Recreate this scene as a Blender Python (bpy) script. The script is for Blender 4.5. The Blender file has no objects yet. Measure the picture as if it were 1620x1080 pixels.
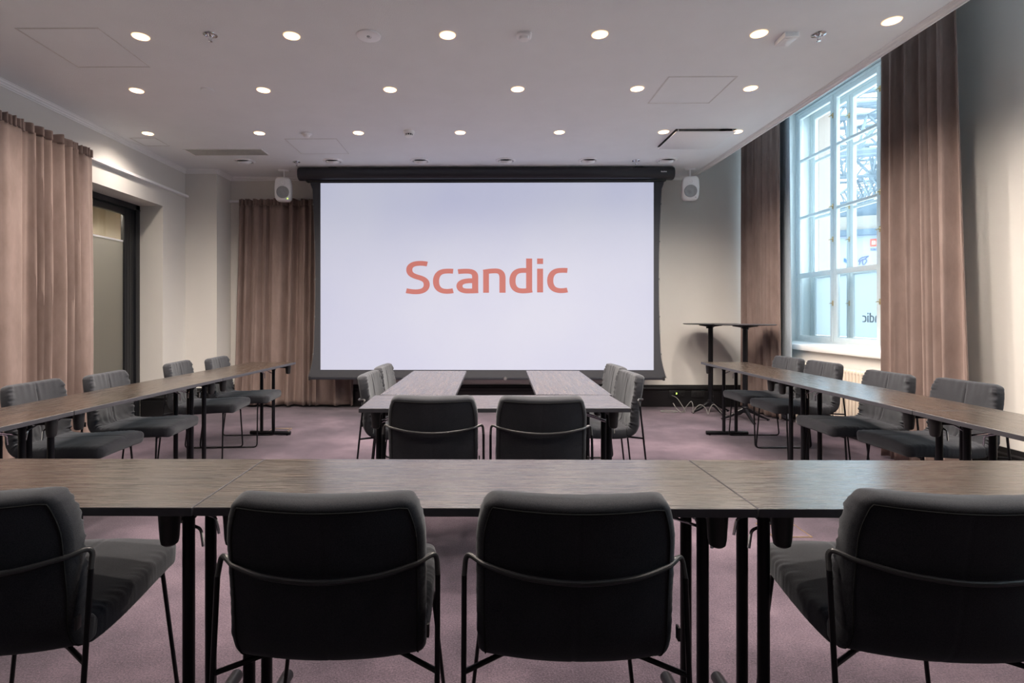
import bpy, bmesh, math, random
from math import sin, cos, pi, radians as R, sqrt
from mathutils import Vector, Matrix, noise
random.seed(7)
SC = bpy.context.scene
COL = SC.collection

# ------------------------------------------------------------------ helpers
def tag(o, label=None, cat=None, group=None, kind=None):
    if label: o['label'] = label
    if cat: o['category'] = cat
    if group: o['group'] = group
    if kind: o['kind'] = kind
    return o

def obj(name, bm, mat, parent=None, smooth=True, angle=35, loc=None, rotz=None):
    me = bpy.data.meshes.new(name)
    bmesh.ops.recalc_face_normals(bm, faces=bm.faces[:])
    if smooth:
        for f in bm.faces: f.smooth = True
        lim = R(angle)
        for e in bm.edges:
            if len(e.link_faces) == 2:
                e.smooth = e.calc_face_angle(0.0) < lim
    bm.to_mesh(me); bm.free()
    mats = mat if isinstance(mat, (list, tuple)) else [mat]
    for m in mats: me.materials.append(m)
    o = bpy.data.objects.new(name, me); COL.objects.link(o)
    if parent is not None: o.parent = parent
    if loc is not None: o.location = loc
    if rotz is not None: o.rotation_euler = (0, 0, rotz)
    return o

def thing(name, label, cat, loc=(0, 0, 0), rotz=0, group=None):
    o = bpy.data.objects.new(name, None); COL.objects.link(o)
    o.empty_display_size = .05
    o.location = loc; o.rotation_euler = (0, 0, rotz)
    return tag(o, label, cat, group)

def struct(name, bm, mat, parent=None, **k):
    o = obj(name, bm, mat, parent, **k)
    if parent is None: o['kind'] = 'structure'
    return o

def dup(root, loc, rotz, label, group=None):
    r = root.copy(); COL.objects.link(r)
    r.location = loc; r.rotation_euler = (0, 0, rotz); r['label'] = label
    if group: r['group'] = group
    for ch in list(root.children):
        c = ch.copy(); COL.objects.link(c); c.parent = r
        for g in ch.children:
            d = g.copy(); COL.objects.link(d); d.parent = c
    return r

def BM(): return bmesh.new()

def box(bm, x0, x1, y0, y1, z0, z1, bev=0, seg=2, mi=0):
    r = bmesh.ops.create_cube(bm, size=1)
    vs = r['verts']
    for v in vs:
        v.co = Vector(((x0+x1)/2+v.co.x*(x1-x0), (y0+y1)/2+v.co.y*(y1-y0), (z0+z1)/2+v.co.z*(z1-z0)))
    fs = {f for v in vs for f in v.link_faces}
    for f in fs: f.material_index = mi
    if bev > 0:
        es = list({e for v in vs for e in v.link_edges})
        bmesh.ops.bevel(bm, geom=es, offset=bev, segments=seg, profile=.5, affect='EDGES')
    return vs

def ring_pts(p, d, r, seg, up=None):
    d = d.normalized()
    a = up if up is not None else (Vector((0, 0, 1)) if abs(d.z) < .95 else Vector((1, 0, 0)))
    u = d.cross(a).normalized(); w = u.cross(d).normalized()
    return [p + u*(r*cos(2*pi*i/seg)) + w*(r*sin(2*pi*i/seg)) for i in range(seg)]

def skin(bm, rings, closed=False, caps=True, mi=0):
    vr = [[bm.verts.new(c) for c in rg] for rg in rings]
    n = len(vr[0])
    m = len(vr)
    for i in range(m if closed else m-1):
        a, b = vr[i], vr[(i+1) % m]
        for j in range(n):
            f = bm.faces.new((a[j], a[(j+1) % n], b[(j+1) % n], b[j])); f.material_index = mi
    if caps and not closed:
        f = bm.faces.new(vr[0][::-1]); f.material_index = mi
        f = bm.faces.new(vr[-1]); f.material_index = mi
    return vr

def cyl(bm, p0, p1, r0, r1=None, seg=20, bev=0, mi=0):
    p0, p1 = Vector(p0), Vector(p1); d = p1-p0
    r1 = r0 if r1 is None else r1
    L = d.length; n = d.normalized()
    st = [(0, r0), (L, r1)]
    if bev: st = [(0, r0-bev), (bev*.3, r0-bev*.3), (bev, r0), (L-bev, r1), (L-bev*.3, r1-bev*.3), (L, r1-bev)]
    skin(bm, [ring_pts(p0+n*t, d, r, seg) for t, r in st], mi=mi)

def lathe(bm, prof, c=(0, 0, 0), seg=32, axis='z', mi=0):
    c = Vector(c); rings = []
    for r, h in prof:
        r = max(r, .0002)
        rg = []
        for i in range(seg):
            a = 2*pi*i/seg
            if axis == 'z': rg.append(c+Vector((r*cos(a), r*sin(a), h)))
            elif axis == 'y': rg.append(c+Vector((r*cos(a), h, r*sin(a))))
            else: rg.append(c+Vector((h, r*cos(a), r*sin(a))))
        rings.append(rg)
    skin(bm, rings, mi=mi)

def fillet(pts, r, n=5):
    P = [Vector(p) for p in pts]; out = [P[0]]
    for i in range(1, len(P)-1):
        a, b, c = P[i-1], P[i], P[i+1]
        u = (a-b); v = (c-b)
        k = min(r, u.length*.45, v.length*.45)
        s, e = b+u.normalized()*k, b+v.normalized()*k
        for j in range(n+1):
            t = j/n; out.append(s*(1-t)**2+b*2*t*(1-t)+e*t*t)
    out.append(P[-1]); return out

def tube(bm, pts, r, seg=10, closed=False, mi=0):
    P = [Vector(p) for p in pts]; n = len(P); rings = []
    up = None
    for i in range(n):
        if closed: d = P[(i+1) % n]-P[i-1]
        else: d = P[min(i+1, n-1)]-P[max(i-1, 0)]
        d.normalize()
        if up is None: up = Vector((0, 0, 1)) if abs(d.z) < .9 else Vector((1, 0, 0))
        u = d.cross(up)
        if u.length < 1e-4: u = d.cross(Vector((0, 1, 0)))
        u.normalize(); w = u.cross(d).normalized(); up = w
        rings.append([P[i]+u*(r*cos(2*pi*k/seg))+w*(r*sin(2*pi*k/seg)) for k in range(seg)])
    skin(bm, rings, closed=closed, mi=mi)

def smooth_path(pts, n=10):
    P = [Vector(p) for p in pts]; out = []
    for i in range(len(P)-1):
        p0 = P[max(i-1, 0)]; p1 = P[i]; p2 = P[i+1]; p3 = P[min(i+2, len(P)-1)]
        for j in range(n):
            t = j/n
            out.append(.5*((2*p1)+(p2-p0)*t+(2*p0-5*p1+4*p2-p3)*t*t+(3*p1-p0-3*p2+p3)*t**3))
    out.append(P[-1]); return out

def extrude_profile(bm, prof, p0, p1, nrm, mi=0):
    """profile of (out, up) pairs swept straight from p0 to p1; 'out' runs along nrm"""
    p0, p1, nrm = Vector(p0), Vector(p1), Vector(nrm)
    skin(bm, [[p+nrm*a+Vector((0, 0, b)) for a, b in prof] for p in (p0, p1)], mi=mi)

# ------------------------------------------------------------------ materials
def nmat(name):
    m = bpy.data.materials.new(name); m.use_nodes = True
    nt = m.node_tree; b = nt.nodes['Principled BSDF']
    return m, nt, b
def pin(b, **k):
    for n, v in k.items():
        n = n.replace('_', ' ')
        if n in b.inputs: b.inputs[n].default_value = v
def coords(nt, scale=(1, 1, 1), kind='Object'):
    tc = nt.nodes.new('ShaderNodeTexCoord'); mp = nt.nodes.new('ShaderNodeMapping')
    mp.inputs['Scale'].default_value = scale
    nt.links.new(tc.outputs[kind], mp.inputs['Vector']); return mp.outputs['Vector']
def noise_n(nt, vec, scale, detail=4, rough=.55):
    n = nt.nodes.new('ShaderNodeTexNoise')
    n.inputs['Scale'].default_value = scale; n.inputs['Detail'].default_value = detail; n.inputs['Roughness'].default_value = rough
    nt.links.new(vec, n.inputs['Vector']); return n.outputs['Fac']
def ramp(nt, fac, stops):
    r = nt.nodes.new('ShaderNodeValToRGB'); e = r.color_ramp.elements
    while len(e) < len(stops): e.new(.5)
    for i, (p, c) in enumerate(stops):
        e[i].position = p; e[i].color = (*c, 1) if len(c) == 3 else c
    nt.links.new(fac, r.inputs['Fac']); return r.outputs['Color']
def bump(nt, b, h, strength=.2, dist=.01):
    n = nt.nodes.new('ShaderNodeBump'); n.inputs['Strength'].default_value = strength; n.inputs['Distance'].default_value = dist
    nt.links.new(h, n.inputs['Height']); nt.links.new(n.outputs['Normal'], b.inputs['Normal'])
def simple(name, col, rough=.5, metal=0, var=.06, vscale=30, bmp=0, bscale=200, spec=.5, sheen=0, coat=0):
    m, nt, b = nmat(name)
    v = coords(nt)
    f = noise_n(nt, v, vscale)
    lo = tuple(max(0, c*(1-var)) for c in col); hi = tuple(min(1, c*(1+var)) for c in col)
    nt.links.new(ramp(nt, f, [(.3, lo), (.7, hi)]), b.inputs['Base Color'])
    pin(b, Roughness=rough, Metallic=metal, Specular_IOR_Level=spec, Sheen_Weight=sheen, Coat_Weight=coat)
    if bmp: bump(nt, b, noise_n(nt, v, bscale, 3), bmp, .002)
    return m

M = {}
M['wall'] = simple('painted_wall', (.70, .68, .65), .85, bmp=.12, bscale=350, var=.015, vscale=3, spec=.25)
M['rear'] = simple('darkened_rear_wall', (.10, .085, .075), .7)  # unseen wall coloured dark to keep bounce light off the chair backs
M['ceil'] = simple('textured_ceiling_paint', (.87, .895, .915), .9, bmp=.8, bscale=130, var=.015, vscale=4, spec=.2)
M['white'] = simple('white_gloss_paint', (.88, .88, .88), .35, var=.01)
M['winpaint'] = simple('window_paint', (.72, .77, .77), .35, var=.02)
M['plastic'] = simple('white_plastic', (.93, .93, .94), .3, var=.01)
M['black'] = simple('black_powder_coat', (.006, .006, .008), .34, var=.2, spec=.22)
M['blackp'] = simple('black_plastic', (.012, .012, .013), .45, var=.1)
M['frame'] = simple('dark_metal_frame', (.012, .013, .016), .38, var=.1)
M['chrome'] = simple('chrome', (.72, .74, .77), .14, 1, var=.02)
M['brass'] = simple('brass', (.62, .45, .24), .3, 1, var=.08)
M['alu'] = simple('brushed_aluminium', (.5, .5, .5), .35, 1)
M['base'] = simple('black_lacquer', (.010, .010, .011), .28, var=.1)
M['cone'] = simple('speaker_cone', (.36, .37, .38), .6)
M['stone'] = simple('pink_render', (.42, .34, .29), .9, bmp=.2, var=.05)
M['rad'] = simple('cream_enamel', (.72, .62, .52), .4, var=.01)
M['steel'] = simple('roof_steel', (.14, .18, .21), .6, var=.05)
M['beam'] = simple('pale_plaster_band', (.30, .28, .25), .9)
M['slate'] = simple('grey_blue_band', (.10, .14, .18), .8)
M['joint'] = simple('grey_hatch_edge', (.70, .70, .70), .6)
M['grille'] = simple('grille_metal', (.56, .56, .54), .6)
M['void'] = simple('dark_interior', (.10, .09, .085), .5, .5)
M['cable'] = simple('grey_cable', (.17, .17, .165), .45)
M['lining'] = simple('blue_grey_lining', (.36, .43, .50), .85, sheen=.2, bmp=.2)
M['bluefig'] = simple('blue_print', (.05, .12, .28), .7)
M['orange'] = simple('orange_print', (.50, .10, .06), .7)
M['ink'] = simple('dark_ink', (.10, .11, .20), .7)
M['paper'] = simple('pale_banner', (.30, .34, .46), .8, var=.02, vscale=1)
M['greyletter'] = simple('grey_film_letters', (.25, .29, .32), .8)
M['scrblack'] = simple('screen_border', (.05, .052, .06), .75, var=.03, spec=.2)
M['case'] = simple('screen_case', (.020, .021, .028), .33, var=.03)
M['corr'] = simple('corridor_paint', (.62, .56, .47), .8, var=.02)
M['label_w'] = simple('white_marking', (.8, .8, .8), .5)

def emat(name, col, st):
    m, nt, b = nmat(name)
    pin(b, Base_Color=(*col, 1), Emission_Color=(*col, 1), Emission_Strength=st, Roughness=.6)
    return m
M['lamp'] = emat('lamp_lens', (1, .80, .52), 9)
M['lamprim'] = emat('trim_painted_glow', (1, .60, .32), 1.1)  # emission on the trim ring imitates the orange halo around the lens
M['satin'] = simple('dark_satin_steel', (.055, .055, .058), .32, .4, var=.1)
M['piping'] = simple('dark_seam_piping', (.006, .007, .008), .9)
M['green'] = emat('green_indicator', (.5, 1, .1), 2.5)

# projected picture: faint mottling, a touch bluer at the left
m, nt, b = nmat('projection_screen_fabric')
v = coords(nt)
c1 = ramp(nt, noise_n(nt, v, .55, 2), [(.3, (.560, .580, .780)), (.7, (.645, .665, .800))])
nt.links.new(c1, b.inputs['Emission Color']); pin(b, Base_Color=(.16, .16, .17, 1), Emission_Strength=.45, Roughness=.9, Specular_IOR_Level=.1)
M['screen'] = m
m, nt, b = nmat('projected_red_lettering')
pin(b, Base_Color=(.10, .06, .06, 1), Emission_Color=(.60, .165, .135, 1), Emission_Strength=.47, Roughness=.9, Specular_IOR_Level=.1)
M['scrtext'] = m

# clear glass: a thin pane that lets light straight through
def glass(name, tint, refl=.07, rough=.02):
    m = bpy.data.materials.new(name); m.use_nodes = True; nt = m.node_tree; nt.nodes.clear()
    o = nt.nodes.new('ShaderNodeOutputMaterial'); mx = nt.nodes.new('ShaderNodeMixShader')
    t = nt.nodes.new('ShaderNodeBsdfTransparent'); g = nt.nodes.new('ShaderNodeBsdfGlossy')
    t.inputs['Color'].default_value = (*tint, 1); g.inputs['Roughness'].default_value = rough
    mx.inputs['Fac'].default_value = refl
    nt.links.new(t.outputs[0], mx.inputs[1]); nt.links.new(g.outputs[0], mx.inputs[2]); nt.links.new(mx.outputs[0], o.inputs['Surface'])
    return m
M['glass'] = glass('window_glass', (.90, .93, .94), .05)
M['dglass'] = glass('door_glass', (.80, .80, .78), .10)
def frosted(name, col, tr):
    m = bpy.data.materials.new(name); m.use_nodes = True; nt = m.node_tree; nt.nodes.clear()
    o = nt.nodes.new('ShaderNodeOutputMaterial'); mx = nt.nodes.new('ShaderNodeMixShader')
    t = nt.nodes.new('ShaderNodeBsdfTranslucent'); g = nt.nodes.new('ShaderNodeBsdfPrincipled')
    t.inputs['Color'].default_value = (*col, 1); g.inputs['Base Color'].default_value = (*[c*.35 for c in col], 1); g.inputs['Roughness'].default_value = .35
    mx.inputs['Fac'].default_value = tr
    nt.links.new(g.outputs[0], mx.inputs[1]); nt.links.new(t.outputs[0], mx.inputs[2]); nt.links.new(mx.outputs[0], o.inputs['Surface'])
    return m
M['frost'] = frosted('frosted_window_film', (.52, .57, .60), .8)
M['dfrost'] = frosted('frosted_door_glass', (.62, .62, .60), .75)

# carpet
m, nt, b = nmat('mauve_carpet')
v = coords(nt)
fa = noise_n(nt, v, 1.1, 5, .65); fb = noise_n(nt, v, 150, 4, .85)
mx = nt.nodes.new('ShaderNodeMix'); mx.data_type = 'FLOAT'; mx.inputs['Factor'].default_value = .5
nt.links.new(fa, mx.inputs['A']); nt.links.new(fb, mx.inputs['B'])
nt.links.new(ramp(nt, mx.outputs['Result'], [(.39, (.017, .012, .020)), (.5, (.063, .045, .062)), (.61, (.145, .104, .132))]), b.inputs['Base Color'])
pin(b, Roughness=.95, Specular_IOR_Level=.1, Sheen_Weight=.15, Sheen_Roughness=.5)
bump(nt, b, fb, .6, .004); M['carpet'] = m

# table top: stained oak with open grain
def oak(name, base, light, edge=False):
    m, nt, b = nmat(name)
    v = coords(nt, (1.8, 34, 34)); w = coords(nt, (7.0, 230, 230))
    f1 = noise_n(nt, v, 1.6, 6, .62); f2 = noise_n(nt, w, 1.5, 3, .6)
    mx = nt.nodes.new('ShaderNodeMix'); mx.data_type = 'FLOAT'; mx.inputs['Factor'].default_value = .45
    nt.links.new(f1, mx.inputs['A']); nt.links.new(f2, mx.inputs['B'])
    nt.links.new(ramp(nt, mx.outputs['Result'], [(.42, base), (.56, tuple((a*.65+b_*.35) for a, b_ in zip(base, light))), (.68, light)]), b.inputs['Base Color'])
    rr = ramp(nt, f2, [(.35, (.22,)*3), (.7, (.33,)*3)]); nt.links.new(rr, b.inputs['Roughness'])
    pin(b, Specular_IOR_Level=.75, Coat_Weight=.45, Coat_Roughness=.22)
    bump(nt, b, mx.outputs['Result'], .12, .001)
    return m
M['oak'] = oak('dark_stained_oak', (.013, .010, .0085), (.105, .070, .046))
M['edge'] = simple('dark_table_edge', (.050, .049, .058), .45, var=.1)

# upholstery
m, nt, b = nmat('charcoal_woven_fabric')
v = coords(nt)
f = noise_n(nt, v, 420, 2, .7); g = noise_n(nt, v, 6, 3)
mx = nt.nodes.new('ShaderNodeMix'); mx.data_type = 'FLOAT'; mx.inputs['Factor'].default_value = .35
nt.links.new(f, mx.inputs['A']); nt.links.new(g, mx.inputs['B'])
nt.links.new(ramp(nt, mx.outputs['Result'], [(.3, (.014, .0152, .0195)), (.7, (.043, .0435, .0505))]), b.inputs['Base Color'])
pin(b, Roughness=.9, Specular_IOR_Level=.15, Sheen_Weight=.22, Sheen_Roughness=.45, Sheen_Tint=(.8, .85, .9, 1))
bump(nt, b, f, .35, .0012); M['fabric'] = m

# velvet
m, nt, b = nmat('dusty_rose_velvet')
v = coords(nt, (1, 1, .35))
f = noise_n(nt, v, 7, 5, .65)
nt.links.new(ramp(nt, f, [(.3, (.200, .145, .128)), (.5, (.240, .178, .160)), (.72, (.285, .216, .196))]), b.inputs['Base Color'])
pin(b, Roughness=.85, Specular_IOR_Level=.2, Sheen_Weight=.45, Sheen_Roughness=.35, Sheen_Tint=(.95, .78, .72, 1))
bump(nt, b, noise_n(nt, v, 260, 2), .15, .001); M['velvet'] = m

# ------------------------------------------------------------------ camera
CAM_Z = 1.195
cd = bpy.data.cameras.new('camera'); cam = bpy.data.objects.new('camera', cd); COL.objects.link(cam)
cd.sensor_width = 36; cd.lens = 36*856/1620
cd.shift_x = (810-755.5)/1620; cd.shift_y = -(540-498)/1620
cam.location = (0, 0, CAM_Z); cam.rotation_euler = (R(90), 0, R(.5))
cd.clip_start = .02; SC.camera = cam

# ------------------------------------------------------------------ the room
H = 3.0           # lowered ceiling
YB = 7.08         # back wall
XL, XR = -3.70, 3.60
YR = -3.6         # wall behind the camera
HU = 3.95         # upper ceiling over the windows
XE = 2.745        # edge of the lowered ceiling

bm = BM(); box(bm, -6.2, 4.3, YR-.2, 10.2, -.12, 0); struct('floor', bm, M['carpet'], smooth=False)

# lowered ceiling with the opening of the projector lift cut out
lx0, lx1, ly0, ly1 = 1.88, 2.47, 5.27, 5.84
bm = BM()
xs = [XL-.05, lx0, lx1, XE]; ys = [YR, ly0, ly1, YB+.02]
for i in range(3):
    for j in range(3):
        if i == 1 and j == 1: continue
        box(bm, xs[i], xs[i+1], ys[j], ys[j+1], H, H+.06)
box(bm, XE-.04, XE, YR, YB+.02, H, HU+.05)
struct('ceiling', bm, M['ceil'], smooth=False)
bm = BM(); box(bm, XE-.04, 4.55, YR, YB+.2, HU, HU+.1); struct('ceiling_upper', bm, M['ceil'], smooth=False)['kind'] = 'structure'

bm = BM(); box(bm, XL-.3, 4.3, YB, YB+.15, 0, HU+.05); struct('wall_back', bm, M['wall'], smooth=False)
bm = BM(); box(bm, XL-.3, 4.3, YR-.15, YR, 0, HU+.05); struct('wall_behind', bm, M['rear'], smooth=False)
bm = BM(); box(bm, XL, -3.305, 6.707, YB, 0, H); struct('wall_pillar', bm, M['wall'], smooth=False)
# left wall with the deep door opening
OY0, OY1, OZ = 4.25, 6.235, 2.456
bm = BM()
box(bm, XL-.30, XL, YR, OY0, 0, H+.05)
box(bm, XL-.30, XL, OY1, YB+.02, 0, H+.05)
box(bm, XL-.30, XL, OY0, OY1, OZ, H+.05)
struct('wall_left', bm, M['wall'], smooth=False)
# right wall around two window recesses
WY = [(4.80, 7.045), (.60, 2.85)]
WZ0, WZ1 = .815, 3.80
bm = BM()
def rw(y0, y1, z0, z1): box(bm, XR, 4.22, y0, y1, z0, z1)
rw(7.045, YB+.15, 0, HU+.05); rw(4.80, 7.045, 0, WZ0); rw(4.80, 7.045, WZ1, HU+.05)
rw(2.85, 4.80, 0, HU+.05); rw(.60, 2.85, 0, WZ0); rw(.60, 2.85, WZ1, HU+.05); rw(YR-.15, .60, 0, HU+.05)
struct('wall_right', bm, M['wall'], smooth=False)
# the outside face of that wall
bm = BM()
def ow(y0, y1, z0, z1): box(bm, 4.33, 4.52, y0, y1, z0, z1)
ow(7.0, 9.5, -2, 5.2); ow(4.84, 7.0, -2, .80); ow(4.84, 7.0, 3.86, 5.2); ow(2.81, 4.84, -2, 5.2); ow(.64, 2.81, -2, .80); ow(.64, 2.81, 3.86, 5.2); ow(-4, .64, -2, 5.2)
struct('wall_outer', bm, M['stone'], smooth=False)
# white reveal linings
bm = BM()
for y0, y1 in WY:
    box(bm, XR+.002, 4.32, y1-.012, y1+.003, WZ0, WZ1); box(bm, XR+.002, 4.32, y0-.003, y0+.012, WZ0, WZ1)
    box(bm, XR+.002, 4.32, y0, y1, WZ1-.012, WZ1+.003)
struct('trim_1', bm, M['winpaint'], smooth=False)

# coves
def cove(n, p0, p1, nrm):
    bm = BM()
    prof = [(-.001, -.048), (.006, -.048), (.008, -.040), (.016, -.036), (.018, -.024), (.028, -.018), (.032, -.006), (.040, -.004), (.040, .001), (-.001, .001)]
    extrude_profile(bm, prof, p0, p1, nrm)
    struct('trim_%d' % n, bm, M['white'], angle=20)
cove(2, (XL, YR, H), (XL, 6.707, H), (1, 0, 0))
cove(3, (XL, 6.707, H), (-3.27, 6.707, H), (0, -1, 0))
cove(4, (-3.305, 6.67, H), (-3.305, YB, H), (1, 0, 0))
cove(5, (-3.305, YB, H), (XE, YB, H), (0, -1, 0))
bm = BM()
extrude_profile(bm, [(0, .012), (0, -.032), (.012, -.034), (.016, -.024), (.030, -.020), (.034, -.008), (.048, -.004), (.05, .012)], (XE+.004, YR, H), (XE+.004, YB, H), (-1, 0, 0))
struct('trim_6', bm, M['white'], angle=20)

# baseboards
bp = [(-.002, 0), (.022, 0), (.022, .20), (.016, .205), (.016, .215), (.026, .225), (.028, .240), (.018, .252), (.018, .262), (.012, .285), (-.002, .285)]
def bboard(name, segs):
    bm = BM()
    for p0, p1, n in segs: extrude_profile(bm, bp, p0, p1, n)
    struct(name, bm, M['base'], angle=15)
bboard('baseboard_back', [((-3.305, YB, 0), (XR, YB, 0), (0, -1, 0))])
bboard('baseboard_left', [((XL, YR, 0), (XL, OY0, 0), (1, 0, 0)), ((XL, OY1, 0), (XL, 6.707, 0), (1, 0, 0)), ((XL-.25, OY1, 0), (XL+.026, OY1, 0), (0, -1, 0)),
                          ((XL, 6.707, 0), (-3.28, 6.707, 0), (0, -1, 0)), ((-3.305, 6.69, 0), (-3.305, YB, 0), (1, 0, 0))])
bboard('baseboard_right', [((XR, YR, 0), (XR, YB, 0), (-1, 0, 0))])

# ------------------------------------------------------------------ windows (double casements)
ZB, ZT = .845, 3.78
ZMUNT = [3.155, 2.430, 1.692]
def sash_set(parent, X, Y0, Y1, th, frost=None, first=True):
    n = 3; w = (Y1-Y0)/n
    bm = BM()
    box(bm, X-th/2, X+th/2, Y0, Y0+.035, ZB, ZT, .004); box(bm, X-th/2, X+th/2, Y1-.035, Y1, ZB, ZT, .004)
    box(bm, X-th/2-.001, X+th/2+.001, Y0, Y1, ZB, ZB+.035, .004); box(bm, X-th/2-.001, X+th/2+.001, Y0, Y1, ZT-.035, ZT, .004)
    obj('window_frame', bm, M['winpaint'], parent, angle=30)
    for i in range(n):
        a = Y0+w*i+(.035 if i == 0 else .002); b_ = Y0+w*(i+1)-(.035 if i == n-1 else .002)
        s = .052; x0, x1 = X-th*.42, X+th*.42
        bm = BM()
        box(bm, x0, x1, a, a+s, ZB+.03, ZT-.03, .006); box(bm, x0, x1, b_-s, b_, ZB+.03, ZT-.03, .006)
        box(bm, x0+.001, x1-.001, a, b_, ZB+.03, .935, .006); box(bm, x0+.001, x1-.001, a, b_, ZT-.09, ZT-.03, .006)
        for k, z in enumerate(ZMUNT):
            hh = .016 if k < 2 else .030
            box(bm, x0+.004, x1-.004, a+s*.6, b_-s*.6, z-hh, z+hh, .004)
        sh = obj('sash', bm, M['winpaint'], parent, angle=30)
        zz = [.935, *ZMUNT[::-1], ZT-.09]
        for k in range(4):
            bm = BM(); box(bm, X-.002, X+.002, a+s-.004, b_-s+.004, zz[k]+.01, zz[k+1]-.01)
            obj('pane', bm, M['frost'] if (frost and k == 0) else M['glass'], sh, smooth=False)
    if first:
        for i in range(1, n):
            y = Y0+w*i
            for z in (3.50, 2.45, 2.07, 1.33):
                bm = BM()
                box(bm, X-th*.42-.008, X-th*.42-.001, y-.010, y+.010, z-.03, z+.03, .002)
                cyl(bm, (X-th*.42-.004, y, z), (X-th*.42-.03, y, z), .005, seg=8)
                cyl(bm, (X-th*.42-.028, y-.035, z+.004), (X-th*.42-.028, y+.03, z-.004), .0045, seg=8)
                obj('latch', bm, M['brass'], parent)
for k, (y0, y1) in enumerate(WY):
    w = bpy.data.objects.new('window_%d' % (k+1), None); COL.objects.link(w); w['kind'] = 'structure'
    sash_set(w, 4.08, y0+.008, y1-.008, .055)
    sash_set(w, 4.27, y0+.008, y1-.008, .055, frost=True, first=True)
    bm = BM()
    box(bm, 3.555, 4.30, y0-.06 if k else y0-.06, y1+.0, .80, .862, .008)
    obj('window_sill', bm, M['white'], w, angle=30)

# ------------------------------------------------------------------ lettering
def bez(p):
    out = []; cur = None; i = 0
    toks = p.split(); i = 0
    while i < len(toks):
        t = toks[i]
        if t == 'M': cur = eval('('+toks[i+1]+')'); out.append(cur); i += 2
        elif t == 'L': cur = eval('('+toks[i+1]+')'); out.append(cur); i += 2
        else:
            a, b_, c_ = (eval('('+toks[i+k]+')') for k in (1, 2, 3))
            for j in range(1, 11):
                u = j/10; q = (1-u)
                out.append(tuple(q**3*cur[d]+3*q*q*u*a[d]+3*q*u*u*b_[d]+u**3*c_[d] for d in (0, 1)))
            cur = c_; i += 4
    return out
CURV = 'M 505,196 C 470,193 440,195 430,196 C 372,200 348,240 348,288 C 348,340 375,378 440,380 C 465,381 485,378 505,374'
GL = {
 'S': ([ 'M 268,130 C 235,123 205,122 185,124 C 130,127 103,150 103,182 C 103,215 125,232 165,245 C 180,250 192,253 205,257 C 245,270 263,290 263,318 C 263,355 235,382 170,384 C 140,385 105,380 75,374'], []),
 'c': ([CURV], []),
 'a': (['M 550,200 C 590,195 620,195 645,196 C 690,200 707,215 707,250 L 707,320 L 707,395', 'M 700,283 L 660,283 C 600,284 563,300 563,330 C 563,362 590,377 640,377 L 690,376 L 735,374'], []),
 'n': (['M 782,205 C 830,195 870,192 900,193 C 945,196 957,225 957,260 L 957,320 L 957,393'], [(780, 833, 182, 393)]),
 'd': (['M 1200,192 C 1170,188 1140,189 1125,190 C 1070,195 1048,235 1048,285 C 1048,340 1075,375 1135,376 C 1170,377 1200,373 1228,368'], [(1173, 1228, 80, 390)]),
 'i': ([], [(1273, 1328, 173, 390), (1273, 1328, 80, 130)]),
 'C': ([CURV], []),
}
def letters(bm, which, fn, depth):
    """fn maps sheet coordinates to a 3-D point; depth is the offset vector of the lettering's thickness"""
    d = Vector(depth); lay = [0]
    def prism(poly_a, poly_b):
        n = len(poly_a); lay[0] += 1
        for i in range(n-1):
            q = [fn(*poly_a[i]), fn(*poly_a[i+1]), fn(*poly_b[i+1]), fn(*poly_b[i])]
            kk = 1+.12*lay[0]
            v0 = [bm.verts.new(p) for p in q]; v1 = [bm.verts.new(p+d*kk) for p in q]
            bm.faces.new(v1); bm.faces.new(v0[::-1])
            for k in range(4): bm.faces.new((v0[k], v0[(k+1) % 4], v1[(k+1) % 4], v1[k]))
    for ch in which:
        off = (1045, -6) if ch == 'C' else (0, 0)
        st, rc = GL[ch]
        for s in st:
            P = bez(s); A = []; B = []
            for i, p in enumerate(P):
                a = P[max(i-1, 0)]; b_ = P[min(i+1, len(P)-1)]
                tx, ty = b_[0]-a[0], b_[1]-a[1]; L = sqrt(tx*tx+ty*ty)
                nx, ny = -ty/L, tx/L
                A.append((p[0]+nx*28+off[0], p[1]+ny*22+off[1])); B.append((p[0]-nx*28+off[0], p[1]-ny*22+off[1]))
            prism(A, B)
        for x0, x1, y0, y1 in rc: prism([(x0, y0), (x1, y0)], [(x0, y1), (x1, y1)])

# mirrored lettering on the frosted pane (it reads from the street)
w1 = bpy.data.objects['window_1']
bm = BM()
Yl, zl, k_ = 6.10, 1.165, .00034
letters(bm, 'andiC', lambda x, y: Vector((4.262, Yl-(1550-x)*k_, zl+(240-y)*k_)), (-.0015, 0, 0))
obj('film_lettering', bm, M['greyletter'], w1, smooth=False)

# ------------------------------------------------------------------ glass door in the left opening
d1 = bpy.data.objects.new('door_1', None); COL.objects.link(d1); d1['kind'] = 'structure'
XD = -3.965
bm = BM()
box(bm, XD-.07, XD, 6.165, OY1, 0, OZ, .004); box(bm, XD-.07, XD, OY0, OY0+.07, 0, OZ, .004); box(bm, XD-.07, XD, OY0, OY1, 2.40, OZ, .004)
box(bm, XD-.075, XD+.006, 6.155, 6.170, 0, 2.41, .003); box(bm, XD-.075, XD+.006, OY0, OY1, 2.392, 2.404, .003)
obj('door_frame', bm, M['frame'], d1, angle=30)
bm = BM()
for a, b_ in ((5.985, 6.155), (5.2, 5.28), (OY0+.07, OY0+.2)): box(bm, XD-.06, XD-.012, a, b_, .02, 2.39, .006)
box(bm, XD-.058, XD-.014, OY0+.07, 6.155, 2.315, 2.39, .006); box(bm, XD-.058, XD-.014, OY0+.07, 6.155, .02, .20, .006)
for y in (6.02, 6.06, 6.10): box(bm, XD-.0125, XD-.009, y, y+.006, .02, 2.36)
obj('door_leaf', bm, M['frame'], d1, angle=30)
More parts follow.
